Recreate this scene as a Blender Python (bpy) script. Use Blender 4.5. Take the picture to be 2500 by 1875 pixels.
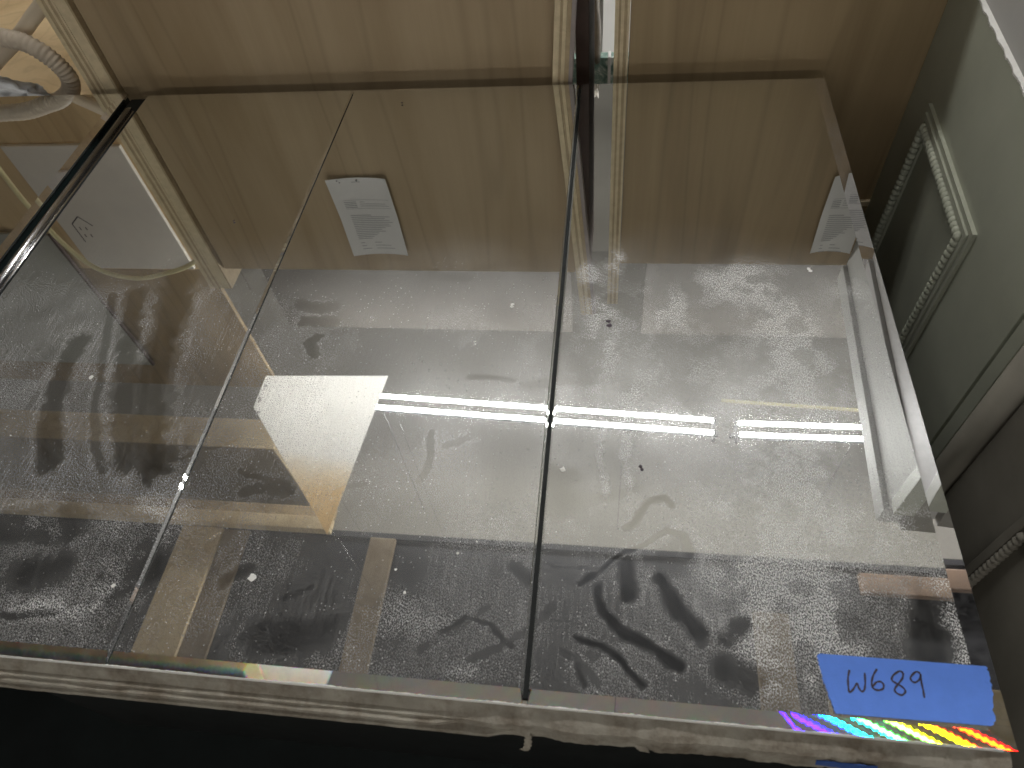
import bpy, bmesh, math, random
import numpy as np
from mathutils import Matrix, Vector

random.seed(7); RNG = np.random.default_rng(11)
for o in list(bpy.data.objects): bpy.data.objects.remove(o)
sc = bpy.context.scene
COL = sc.collection

# ------------------------------------------------------------------ camera
CAM_H = 0.68
right = Vector((0.99027, 0.10647, -0.08959)); down = Vector((0.03186, -0.80024, -0.59883)); fwd = Vector((-0.13545, 0.59015, -0.79585))
cd = bpy.data.cameras.new('camera'); cam = bpy.data.objects.new('camera', cd); COL.objects.link(cam)
m = Matrix.Identity(4)
for i in range(3):
    m[i][0] = right[i]; m[i][1] = -down[i]; m[i][2] = -fwd[i]; m[i][3] = (0, 0, CAM_H)[i]
cam.matrix_world = m
cd.sensor_fit = 'HORIZONTAL'; cd.sensor_width = 36; cd.lens = 24.718; cd.clip_start = 0.02; cd.clip_end = 100
sc.camera = cam
cd.dof.use_dof = True; cd.dof.focus_distance = 1.05; cd.dof.aperture_fstop = 8.0

# ------------------------------------------------------------------ world, exposure
w = bpy.data.worlds.new('World'); sc.world = w; w.use_nodes = True
bg = w.node_tree.nodes['Background']; bg.inputs[0].default_value = (1, 0.95, 0.87, 1); bg.inputs[1].default_value = 0.06
sc.view_settings.view_transform = 'Standard'; sc.view_settings.look = 'None'; sc.view_settings.gamma = 1
sc.view_settings.exposure = 0.0; sc.view_settings.use_curve_mapping = False
sc.render.engine = 'CYCLES'
cy = sc.cycles
cy.max_bounces = 10; cy.diffuse_bounces = 4; cy.glossy_bounces = 6; cy.transmission_bounces = 4
cy.sample_clamp_indirect = 25.0; cy.caustics_reflective = True; cy.blur_glossy = 0.3
cy.use_denoising = True
TUBE = 120.0          # radiance of the fluorescent tubes
REAR = 30.0          # radiance of the overhead tubes behind the viewer and the added far row
AISLE_FILL = 42.0         # radiance of the added low fill tubes across the aisle

# ------------------------------------------------------------------ helpers
MATS = {}
class NT:
    def __init__(s, name):
        s.m = bpy.data.materials.new(name); s.m.use_nodes = True
        s.t = s.m.node_tree; s.t.nodes.clear(); s.out = s.n('ShaderNodeOutputMaterial')
    def n(s, typ, **kw):
        nd = s.t.nodes.new(typ)
        for k, v in kw.items():
            if k.startswith('i_'):
                key = k[2:]
                key = int(key) if key.isdigit() else key.replace('_', ' ')
                nd.inputs[key].default_value = v
            else: setattr(nd, k, v)
        return nd
    def l(s, a, b): s.t.links.new(a, b)
    def math(s, op, a, b=None, c=None, clamp=False):
        nd = s.n('ShaderNodeMath', operation=op); nd.use_clamp = clamp
        for i, v in enumerate((a, b, c)):
            if v is None: continue
            if isinstance(v, (int, float)): nd.inputs[i].default_value = v
            else: s.l(v, nd.inputs[i])
        return nd.outputs[0]
    def coord(s, scale=(1, 1, 1), out='Object', rot=(0, 0, 0)):
        tc = s.n('ShaderNodeTexCoord'); mp = s.n('ShaderNodeMapping')
        mp.inputs['Scale'].default_value = scale; mp.inputs['Rotation'].default_value = rot
        s.l(tc.outputs[out], mp.inputs[0]); return mp.outputs[0]
    def noise(s, vec, scale, detail=4, rough=.55, dist=0.0):
        nd = s.n('ShaderNodeTexNoise'); nd.inputs['Scale'].default_value = scale; nd.inputs['Detail'].default_value = detail
        nd.inputs['Roughness'].default_value = rough; nd.inputs['Distortion'].default_value = dist
        s.l(vec, nd.inputs['Vector']); return nd.outputs[0]
    def ramp(s, fac, stops):
        nd = s.n('ShaderNodeValToRGB'); cr = nd.color_ramp
        while len(cr.elements) < len(stops): cr.elements.new(.5)
        for e, (p, c) in zip(cr.elements, stops):
            e.position = p; e.color = (*c, 1) if len(c) == 3 else c
        s.l(fac, nd.inputs[0]); return nd.outputs[0]
    def mixc(s, fac, a, b, mode='MIX'):
        nd = s.n('ShaderNodeMix', data_type='RGBA', blend_type=mode)
        for sock, v in ((nd.inputs[0], fac), (nd.inputs[6], a), (nd.inputs[7], b)):
            if isinstance(v, (int, float)): sock.default_value = v
            elif isinstance(v, tuple): sock.default_value = (*v, 1)
            else: s.l(v, sock)
        return nd.outputs[2]
    def bump(s, h, strength=.3, dist=.001):
        nd = s.n('ShaderNodeBump'); nd.inputs['Strength'].default_value = strength; nd.inputs['Distance'].default_value = dist
        s.l(h, nd.inputs['Height']); return nd.outputs[0]
    def principled(s, col, rough=.5, normal=None, **kw):
        p = s.n('ShaderNodeBsdfPrincipled')
        if isinstance(col, tuple): p.inputs['Base Color'].default_value = (*col, 1)
        else: s.l(col, p.inputs['Base Color'])
        if isinstance(rough, (int, float)): p.inputs['Roughness'].default_value = rough
        else: s.l(rough, p.inputs['Roughness'])
        if normal is not None: s.l(normal, p.inputs['Normal'])
        for k, v in kw.items(): p.inputs[k.replace('_', ' ')].default_value = v
        s.l(p.outputs[0], s.out.inputs[0]); return p

def paint(name, col, rough=.5, var=.12, scale=18, bump=.15, dirt=None, spec=.3, metal=0):
    t = NT(name); v = t.coord()
    n1 = t.noise(v, scale, 6, .6); n2 = t.noise(v, scale * 9, 3)
    lo = tuple(c * (1 - var) for c in col); hi = tuple(min(1, c * (1 + var)) for c in col)
    c = t.ramp(n1, [(.3, lo), (.7, hi)])
    if dirt:
        d = t.ramp(t.noise(v, scale * .6, 8, .7), [(.44, (0, 0, 0)), (.64, (1, 1, 1))])
        c = t.mixc(d, c, dirt)
    t.principled(c, rough, t.bump(n2, bump, .001), Specular_IOR_Level=spec, Metallic=metal)
    return t.m

def plywood(name, light, dark, seed=0.0, grain=1.0):
    t = NT(name); tc = t.n('ShaderNodeTexCoord'); ad = t.n('ShaderNodeVectorMath', operation='ADD')
    ad.inputs[1].default_value = (seed, seed * .7, seed * 1.3); t.l(tc.outputs['Object'], ad.inputs[0])
    def mp(s):
        q = t.n('ShaderNodeMapping'); q.inputs['Scale'].default_value = s; t.l(ad.outputs[0], q.inputs[0]); return q.outputs[0]
    warp = t.noise(mp((1.9, 1.9, .17)), 2.2, 2, .45)
    fine = t.noise(mp((120, 120, 4)), 1.0, 4, .6)
    broad = t.noise(mp((6, 6, .7)), 1.2, 4, .55, .8)
    wv = t.math('SINE', t.math('MULTIPLY', warp, 70.0 * grain))
    line = t.math('POWER', t.math('MULTIPLY_ADD', wv, .5, .5), 14.0)
    c = t.ramp(broad, [(.34, dark), (.5, tuple((a * .6 + b * .4) for a, b in zip(light, dark))), (.66, light)])
    c = t.mixc(t.math('MULTIPLY', line, .20), c, tuple(d * .42 for d in dark))
    c = t.mixc(t.math('MULTIPLY', fine, .30), c, tuple(d * .62 for d in dark))
    t.principled(c, .5, t.bump(fine, .08, .0006), Specular_IOR_Level=.25)
    return t.m

def link(name, me, mat, parent=None):
    o = bpy.data.objects.new(name, me); COL.objects.link(o)
    if mat is not None:
        me.materials.clear()
        for q in (mat if isinstance(mat, (list, tuple)) else [mat]): me.materials.append(q)
    if parent is not None: o.parent = parent
    return o
def tag(o, label=None, cat=None, group=None, kind=None):
    if label: o['label'] = label
    if cat: o['category'] = cat
    if group: o['group'] = group
    if kind: o['kind'] = kind
    return o
def empty(name, loc, label, cat, rz=0, group=None):
    o = bpy.data.objects.new(name, None); COL.objects.link(o); o.location = loc; o.rotation_euler = (0, 0, rz)
    o.empty_display_size = .05
    return tag(o, label, cat, group)
def boxmesh(name, lo, hi, bev=.0, seg=2):
    bm = bmesh.new(); bmesh.ops.create_cube(bm, size=1)
    for v in bm.verts:
        for i in range(3): v.co[i] = lo[i] + (v.co[i] + .5) * (hi[i] - lo[i])
    if bev: bmesh.ops.bevel(bm, geom=bm.edges[:], offset=bev, segments=seg, affect='EDGES', profile=.6)
    me = bpy.data.meshes.new(name); bm.to_mesh(me); bm.free(); return me
def box(name, lo, hi, mat, parent=None, bev=.001):
    return link(name, boxmesh(name, lo, hi, bev), mat, parent)
def tubemesh(name, pts, r, n=14, ribs=0, cap=True):
    pts = [Vector(p) for p in pts]
    V = []; F = []; up = Vector((0, 0, 1)); prev = None
    for i, p in enumerate(pts):
        d = (pts[min(i + 1, len(pts) - 1)] - pts[max(i - 1, 0)]).normalized()
        if prev is None:
            a = d.orthogonal().normalized()
        else:
            a = (prev - d * prev.dot(d)).normalized()
        prev = a; b = d.cross(a)
        rr = r[i] if isinstance(r, (list, tuple)) else r
        if ribs: rr *= 1 + .055 * (1 if (i // 2) % 2 else -1)
        for k in range(n):
            t = 2 * math.pi * k / n; V.append(p + (a * math.cos(t) + b * math.sin(t)) * rr)
    for i in range(len(pts) - 1):
        for k in range(n):
            F.append((i * n + k, i * n + (k + 1) % n, (i + 1) * n + (k + 1) % n, (i + 1) * n + k))
    if cap:
        F.append(tuple(range(n))[::-1]); F.append(tuple(range((len(pts) - 1) * n, len(pts) * n)))
    me = bpy.data.meshes.new(name); me.from_pydata([tuple(v) for v in V], [], F); me.update()
    me.polygons.foreach_set('use_smooth', [len(f) == 4 for f in F]); return me
def spline(pts, n):
    P = [Vector(p) for p in pts]; out = []
    P = [P[0] * 2 - P[1]] + P + [P[-1] * 2 - P[-2]]
    for i in range(1, len(P) - 2):
        for k in range(n):
            t = k / n; a, b, c, d = P[i - 1:i + 3]
            out.append(.5 * ((2 * b) + (c - a) * t + (2 * a - 5 * b + 4 * c - d) * t * t + (3 * b - a - 3 * c + d) * t ** 3))
    out.append(P[-2]); return out

def vnoise(x, y, f, seed):
    r = np.random.default_rng(seed).random((256, 256))
    X = x * f; Y = y * f; xi = np.floor(X).astype(int); yi = np.floor(Y).astype(int)
    u = X - xi; v = Y - yi; u = u * u * (3 - 2 * u); v = v * v * (3 - 2 * v)
    g = lambda a, b: r[(xi + a) % 256, (yi + b) % 256]
    return (g(0, 0) * (1 - u) + g(1, 0) * u) * (1 - v) + (g(0, 1) * (1 - u) + g(1, 1) * u) * v
def fbm(x, y, f, seed, o=4):
    s = 0; a = .5; tot = 0
    for i in range(o):
        s = s + a * vnoise(x, y, f * 2 ** i, seed + i); tot += a; a *= .55
    return s / tot
def sstep(a, b, x):
    t = np.clip((x - a) / (b - a), 0, 1); return t * t * (3 - 2 * t)

# ------------------------------------------------------------------ materials
WALLPLY = plywood('plywood_wall', (.44, .34, .215), (.34, .25, .145), 3.1)
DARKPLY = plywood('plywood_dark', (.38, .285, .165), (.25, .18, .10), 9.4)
LITPLY = plywood('plywood_warm_lit', (.68, .52, .31), (.56, .41, .23), 5.2)  # the left bay's warm light is put into this plywood colour
LUMBER = plywood('lumber', (.66, .53, .34), (.52, .40, .24), 12.0)
LUMBERP = plywood('pale_lumber', (.74, .60, .39), (.62, .48, .29), 14.0)
BULK = paint('dull_brown', (.034, .029, .023), .7, .1, 5)
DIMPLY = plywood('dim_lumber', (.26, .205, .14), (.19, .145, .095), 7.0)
PLY_L = paint('veneer_light', (.60, .50, .33), .6, .12, 60)
PLY_D = paint('veneer_dark', (.40, .31, .19), .6, .15, 60)
PLY_G = paint('grey_strip', (.30, .26, .25), .5, .1, 40)
BROWN = paint('brown_board', (.075, .05, .042), .55, .15, 30)
GREEN = paint('sage_paint', (.40, .415, .335), .42, .07, 9, .12, spec=.45)
BEIGE = paint('cream_paint', (.50, .495, .475), .5, .05, 10, .1)
CREAM = paint('worn_cream_paint', (.34, .315, .265), .6, .2, 34, .8, dirt=(.18, .15, .115))
WHITEP = paint('white_paint', (.82, .81, .78), .6, .06, 60, .5)
SHADEOLIVE = paint('shaded_olive_paint', (.23, .215, .18), .5, .15, 9, .15)  # shadow on the near cabinet is part of this dark tone
BLACK = paint('black', (.012, .014, .014), .7, .3, 20)
CEIL = paint('ceiling_paint', (.19, .179, .157), .8, .05, 3)
TARP = paint('dark_sheet', (.03, .03, .034), .75, .35, 3)
PAPER = paint('paper', (.62, .61, .59), .7, .02, 20)
INK = paint('ink', (.36, .36, .36), .7, .05, 20)
MARK = paint('black_marker', (.05, .035, .05), .5, .2, 300)
HOUS = paint('lamp_housing', (.05, .05, .05), .6, .1, 20)
STEEL = paint('steel', (.55, .55, .56), .22, .06, 40, .05, metal=1.0)
GREYPLASTIC = paint('grey_plastic', (.52, .50, .46), .4, .06, 15)
HOSE = paint('beige_hose', (.56, .48, .38), .45, .06, 20)
TUBEP = paint('clear_beige_tube', (.66, .57, .44), .35, .05, 10)
YCABLE = paint('yellow_cable', (.66, .60, .36), .4, .05, 10)
BAG = paint('grey_bag', (.52, .53, .54), .35, .2, 22, .4)
CARTON = paint('white_carton', (.80, .79, .76), .6, .04, 6)
BAYBOARD = paint('bay_board', (.62, .585, .53), .6, .05, 6)
GREYGREEN = paint('grey_green_board', (.37, .375, .335), .5, .08, 5)
SILVER_EDGE = paint('glass_edge', (.88, .92, .92), .25, .1, 90, .3, spec=.8)
EDGE_DARK = paint('glass_edge_dark', (.02, .03, .03), .2, .1, 50, .1, spec=.6)
CONC = paint('concrete', (.46, .44, .40), .7, .12, 4)
FLOORM = paint('floor_dark', (.010, .014, .014), .8, .3, 6)

def mirror_material():
    t = NT('dusty_mirror')
    geo = t.n('ShaderNodeNewGeometry'); P = geo.outputs['Position']
    def mp(s, r=0):
        q = t.n('ShaderNodeMapping'); q.inputs['Scale'].default_value = s; q.inputs['Rotation'].default_value = (0, 0, r); t.l(P, q.inputs[0]); return q.outputs[0]
    av = t.n('ShaderNodeAttribute', attribute_name='veil').outputs['Fac']
    ah = t.n('ShaderNodeAttribute', attribute_name='heavy').outputs['Fac']
    grain = t.noise(mp((900, 560, 1), .3), 1.0, 2, .6)
    gr = t.ramp(grain, [(.50, (0, 0, 0)), (.58, (1, 1, 1))])
    streak = t.noise(mp((420, 22, 1), .05), 1.0, 3, .6)
    sk = t.ramp(streak, [(.45, (0, 0, 0)), (.75, (1, 1, 1))])
    vo = t.n('ShaderNodeTexVoronoi'); vo.inputs['Scale'].default_value = 1; t.l(mp((230, 230, 1)), vo.inputs['Vector'])
    dot = t.math('LESS_THAN', vo.outputs['Distance'], .16)
    sel = t.n('ShaderNodeSeparateColor'); t.l(vo.outputs['Color'], sel.inputs[0])
    dot = t.math('MULTIPLY', dot, t.math('GREATER_THAN', sel.outputs[0], .72))
    # dust cover
    base = t.math('MULTIPLY', av, t.math('MULTIPLY_ADD', sk, .10, .045))
    base = t.math('ADD', base, t.math('MULTIPLY', t.math('MULTIPLY', av, gr), .17))
    hv = t.math('MULTIPLY', ah, t.math('MULTIPLY_ADD', gr, 1.25, .05))
    dt = t.math('MULTIPLY', t.math('MULTIPLY', dot, av), .5)
    fac = t.math('ADD', t.math('ADD', base, hv), dt, clamp=True)
    fac = t.math('ADD', fac, .004, clamp=True)
    g = t.n('ShaderNodeBsdfGlossy', i_Color=(.86, .875, .86, 1), i_Roughness=0.0)
    hz = t.n('ShaderNodeBsdfGlossy', i_Color=(.9, .9, .9, 1), i_Roughness=0.28)
    mx = t.n('ShaderNodeMixShader'); t.l(t.math('MULTIPLY', av, .075), mx.inputs[0]); t.l(g.outputs[0], mx.inputs[1]); t.l(hz.outputs[0], mx.inputs[2])
    gs = t.n('ShaderNodeBsdfGlossy', i_Color=(.86, .87, .86, 1), i_Roughness=0.10)
    mg = t.n('ShaderNodeMixShader'); t.l(t.math('MULTIPLY', av, .013, clamp=True), mg.inputs[0]); t.l(mx.outputs[0], mg.inputs[1]); t.l(gs.outputs[0], mg.inputs[2]); mx = mg
    df = t.n('ShaderNodeBsdfDiffuse', i_Color=(.81, .81, .805, 1))
    m2 = t.n('ShaderNodeMixShader'); t.l(fac, m2.inputs[0]); t.l(mx.outputs[0], m2.inputs[1]); t.l(df.outputs[0], m2.inputs[2])
    t.l(m2.outputs[0], t.out.inputs[0]); return t.m
MIRROR = mirror_material()

def bevel_material(name, axis, tilt_deg, spread, ripple, twist=0.0):
    """bevelled edge of back-silvered glass: a thin prism, so each colour leaves at its own slight angle"""
    t = NT(name); geo = t.n('ShaderNodeNewGeometry'); sx = t.n('ShaderNodeSeparateXYZ'); t.l(geo.outputs['Position'], sx.inputs[0])
    along = sx.outputs[0] if axis == 'Y' else sx.outputs[1]
    rp = t.math('MULTIPLY', t.math('SINE', t.math('MULTIPLY', along, 2 * math.pi / .0054)), ripple)
    if twist: rp = t.math('ADD', rp, t.math('MULTIPLY', t.math('MAXIMUM', t.math('SUBTRACT', along, .15), 0.0), twist))
    spec = [(.32, 0, 0), (.33, .008, 0), (.25, .28, 0), (.01, .33, .01), (0, .25, .3), (0, 0, .33), (.004, 0, .25)]
    last = None
    tot = [sum(c[i] for c in spec) for i in range(3)]; spec = [tuple(.88 * c[i] / tot[i] for i in range(3)) for c in spec]
    if axis == 'X': spec = [(.88, .88, .89)]
    for k, c in enumerate(spec):
        a = math.tan(math.radians(tilt_deg + (spread * (k - 3) / 3 if axis == 'Y' else 0)))
        if axis == 'Y': rpk = t.math('ADD', rp, t.math('MULTIPLY', t.math('DIVIDE', t.math('SUBTRACT', along, .13), .04, clamp=True), math.radians(1.7) * (k - 3) / 3))
        else: rpk = rp
        off = t.math('ADD', rpk, a) if axis == 'Y' else t.math('ADD', rpk, -a)
        cb = t.n('ShaderNodeCombineXYZ'); cb.inputs[2].default_value = 1
        t.l(off, cb.inputs[1 if axis == 'Y' else 0])
        nm = t.n('ShaderNodeVectorMath', operation='NORMALIZE'); t.l(cb.outputs[0], nm.inputs[0])
        g = t.n('ShaderNodeBsdfGlossy', i_Roughness=.006, i_Color=(*c, 1)); t.l(nm.outputs[0], g.inputs['Normal'])
        if last is None: last = g.outputs[0]
        else:
            ad = t.n('ShaderNodeAddShader'); t.l(last, ad.inputs[0]); t.l(g.outputs[0], ad.inputs[1]); last = ad.outputs[0]
    d = t.n('ShaderNodeBsdfDiffuse', i_Color=(.78, .79, .82, 1))
    q = t.n('ShaderNodeMapping'); q.inputs['Scale'].default_value = (90, 120, 1); t.l(geo.outputs['Position'], q.inputs[0])
    f = t.ramp(t.noise(q.outputs[0], 1, 5, .65), [(.4, (.01, .01, .01)), (.75, (.09, .09, .09))])
    mx = t.n('ShaderNodeMixShader'); t.l(f, mx.inputs[0]); t.l(last, mx.inputs[1]); t.l(d.outputs[0], mx.inputs[2])
    t.l(mx.outputs[0], t.out.inputs[0]); return t.m
BEV_F = bevel_material('front_bevel', 'Y', 11.3, .18, .0006, math.radians(22.5))
BEV_R = bevel_material('side_bevel', 'X', 3.0, .07, .0)

# ------------------------------------------------------------------ dust record on the glass (metres on the glass)
STROKES = [
([(0.022, 0.3235), (0.0291, 0.3292), (0.0458, 0.3543), (0.0628, 0.3608), (0.0698, 0.353)], 0.0046, 1),
([(-0.0227, 0.2607), (0.0223, 0.298), (0.0643, 0.321), (0.0827, 0.3171), (0.089, 0.3025)], 0.0029, .9),
([(0.0826, 0.3146), (0.0866, 0.2999)], 0.0057, .9),
([(-0.0043, 0.2573), (0.0009, 0.2346), (0.0232, 0.2143), (0.0447, 0.2074), (0.0737, 0.189)], 0.0065, 1),
([(0.0225, 0.2807), (0.0251, 0.2502)], 0.0099, .95),
([(0.0542, 0.271), (0.067, 0.2487), (0.0917, 0.2197)], 0.0105, .95),
([(-0.022, 0.2042), (0.015, 0.1924), (0.0236, 0.1848), (0.0403, 0.172)], 0.0041, 1),
([(0.0544, 0.2854), (0.0776, 0.3017)], 0.0165, .6),
([(-0.0866, 0.273), (-0.0714, 0.2619)], 0.0094, .6),
([(-0.1491, 0.2006), (-0.1288, 0.2179), (-0.1052, 0.213), (-0.0805, 0.193)], 0.0031, .8),
([(-0.7242, 0.551), (-0.7147, 0.4876), (-0.6964, 0.4296), (-0.6593, 0.364)], 0.0158, .8),
([(-0.7109, 0.6387), (-0.679, 0.5442), (-0.6499, 0.4677), (-0.6199, 0.3989), (-0.5861, 0.3554)], 0.006, .6),
([(-0.6265, 0.6872), (-0.603, 0.6054), (-0.595, 0.5389), (-0.5813, 0.4779), (-0.5466, 0.3959), (-0.528, 0.3649)], 0.0255, .9),
([(-0.6784, 0.6394), (-0.6415, 0.5374), (-0.5976, 0.4341), (-0.5627, 0.3693)], 0.0168, .85),
([(-0.4239, 0.6314), (-0.3882, 0.6236), (-0.3729, 0.6282)], 0.0085, .8),
([(-0.4084, 0.6018), (-0.3683, 0.5987)], 0.0089, .8),
([(-0.3808, 0.5738), (-0.3914, 0.5614), (-0.3782, 0.5422)], 0.007, .8),
([(-0.2508, 0.6909), (-0.2298, 0.684), (-0.1942, 0.6864)], 0.0082, .6),
([(-0.0486, 0.3738), (-0.0444, 0.3488)], 0.0216, .6),
([(0.1126, 0.2171), (0.1346, 0.2317)], 0.0086, .8),
([(0.1109, 0.192), (0.1344, 0.182)], 0.0119, .7),
([(-0.023, 0.1809), (-0.0137, 0.1654)], 0.0041, .7),
([(-0.6743, 0.2728), (-0.6469, 0.2859), (-0.5935, 0.2837)], 0.0248, .7),
([(-0.6138, 0.2281), (-0.582, 0.2408)], 0.0207, .6),
([(-0.5006, 0.231), (-0.4785, 0.2533)], 0.023, .6),
([(-0.62, 0.1824), (-0.5609, 0.1918)], 0.0049, .8),
([(-0.3328, 0.1815), (-0.2684, 0.1912)], 0.018, .6),
([(0.311, 0.2759), (0.295, 0.2234)], 0.0181, .9),
([(0.3135, 0.3423), (0.3416, 0.3342)], 0.0138, .7),
]
for _k in range(26):
    _x = random.uniform(-.62, .30); _y = random.uniform(.17, .52); _a = random.uniform(-.6, 1.4); _l = random.uniform(.03, .11); _c = random.uniform(-.5, .5)
    STROKES.append(([(_x + _l * _t * math.cos(_a + _c * _t), _y + _l * _t * math.sin(_a + _c * _t) * .7) for _t in (0, .33, .66, 1)], random.choice((.0015, .0022, .004, .007)), random.uniform(.25, .65)))
SMEARS = [(0.1676, 0.6818, 0.0467, 0.0332, 1), (0.0714, 0.6303, 0.0406, 0.0316, 0.5), (0.2117, 0.6103, 0.033, 0.0375, 0.8), (0.2199, 0.5447, 0.0419, 0.041, 0.7), (0.2224, 0.4846, 0.0351, 0.0376, 0.7), (0.2078, 0.4111, 0.0286, 0.0501, 0.8), (0.1881, 0.3656, 0.0416, 0.0568, .9), (0.1609, 0.2834, 0.0436, 0.0368, 1), (0.2006, 0.2587, 0.0462, 0.0392, 0.7), (0.1781, 0.214, 0.0448, 0.0286, 0.9), (0.1468, 0.187, 0.0242, 0.0158, 0.5), (-0.0032, 0.3997, 0.0041, 0.0456, 0.9), (0.0236, 0.4011, 0.005, 0.0509, 0.9), (0.0254, 0.4925, 0.0119, 0.012, 1), (0.0069, 0.475, 0.0096, 0.0091, 0.9), (0.0048, 0.7236, 0.0113, 0.0226, 0.8), (-0.0319, 0.6916, 0.0112, 0.0175, 0.8), (-0.0105, 0.6042, 0.0234, 0.089, 0.35), (0.0746, 0.5323, 0.1075, 0.08, 0.25), (0.2508, 0.3332, 0.0529, 0.0297, 0.5), (0.3168, 0.2334, 0.0079, 0.0367, 1), (0.3204, 0.2811, 0.0145, 0.0114, 1), (0.1224, 0.3616, 0.0283, 0.0161, 0.4), (-0.5119, 0.2102, 0.0255, 0.0369, 0.4), (-0.63, 0.287, 0.0336, 0.0217, 0.4), (-0.5738, 0.1957, 0.0411, 0.014, 0.4), (-0.5021, 0.3065, 0.0383, 0.0325, 0.35), (-0.1797, 0.2163, 0.0551, 0.0265, 0.2), (-0.1042, 0.17, 0.0388, 0.0081, 0.25), (-0.099, 0.321, 0.044, 0.0311, 0.2), (0.2961, 0.6594, 0.0333, 0.0317, 0.25)]
def dust(x, y):
    wob = .012 * (fbm(x, y, 22, 5) - .5)
    xx = x + wob; yy = y + .012 * (fbm(x, y, 25, 15) - .5)
    big = fbm(x, y, 9, 40)
    veil = sstep(.80, .60, y + .10 * (big - .5)) * (.55 + .75 * fbm(x, y, 14, 3)) * (1.05 + .6 * sstep(-.40, -.55, x))  # dust thins towards the back in place of the plywood's shadow
    veil *= .62 + .38 * sstep(.36, .62, fbm(x * 1.0, y * .8, 10, 77))
    veil *= 1 + .75 * np.exp(-(((x - .06) / .11) ** 2 + ((y - .25) / .08) ** 2))
    mask = np.zeros_like(x); rim = np.zeros_like(x)
    n1 = .75 * (fbm(x, y, 130, 50) - .5); n2 = .75 * (fbm(x, y, 140, 58) - .5); n3 = .62 + .85 * fbm(x, y, 55, 66); n4 = .72 + .4 * fbm(x * 1.6 + y, y * .6 - x * .4, 120, 70)
    for pts, r, wgt in STROKES:
        d = np.full_like(x, 9.); wx = r * n1; wy = r * n2
        for (ax, ay), (bx, by) in zip(pts[:-1], pts[1:]):
            vx, vy = bx - ax, by - ay; h = np.clip(((xx + wx - ax) * vx + (yy + wy - ay) * vy) / (vx * vx + vy * vy), 0, 1)
            d = np.minimum(d, np.hypot(xx + wx - ax - h * vx, yy + wy - ay - h * vy))
        r = r * n3
        mask = np.maximum(mask, wgt * sstep(r * 1.35, r * .45, d) * n4)
        rim = np.maximum(rim, wgt * np.exp(-((d - r * 1.35) / (r * .22 + .0006)) ** 2))
    veil = veil * (1 - .97 * mask) * (1 + .35 * rim)
    heavy = np.zeros_like(x)
    for cx, cy_, rx, ry, wgt in SMEARS:
        heavy += wgt * np.exp(-(((xx - cx) / rx) ** 2 + ((yy - cy_) / ry) ** 2) * 1.1)
    comb = .5 + .5 * np.sin((x * .55 + y) * 2 * math.pi / .0075 + 9 * fbm(x, y, 30, 9))
    heavy = np.clip(heavy * 1.9, 0, 1.6) * (.22 + 1.0 * sstep(.38, .66, fbm(x, y, 48, 21))) * (.6 + .5 * comb) * (1 - .8 * mask) * sstep(.80, .70, y)  # smears end at the same painted shadow line
    return np.clip(veil, 0, 1.9), np.clip(heavy, 0, 1)

# ------------------------------------------------------------------ setting
def struct(name, lo, hi, mat): return tag(box(name, lo, hi, mat, None, 0), kind='structure')
FZ = -.75
struct('floor', (-4, -2.5, FZ - .05), (3.5, 4.2, FZ), FLOORM)
struct('aisle_floor', (-4, -2.5, FZ), (3.5, -.18, FZ + .004), CONC)
struct('back_floor', (-4, 1.98, FZ), (3.5, 4.2, FZ + .004), CONC)
struct('ceiling', (-4, -2.5, 3.0), (3.5, 4.2, 3.05), CEIL)
struct('room_wall', (-4, 4.0, FZ), (3.5, 4.1, 3.0), CEIL)

# ------------------------------------------------------------------ mirrored board
GT = .006
board = empty('mirrored_board', (0, 0, -GT - .035), 'three dusty mirror panes with slanted rims in a row above a worn cream wooden edge', 'mirror')
BO = Vector((0, 0, GT + .035))      # child coordinates are measured from the glass surface
def adopt(o, root, off):
    o.parent = root; o.location = off; return o

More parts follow.
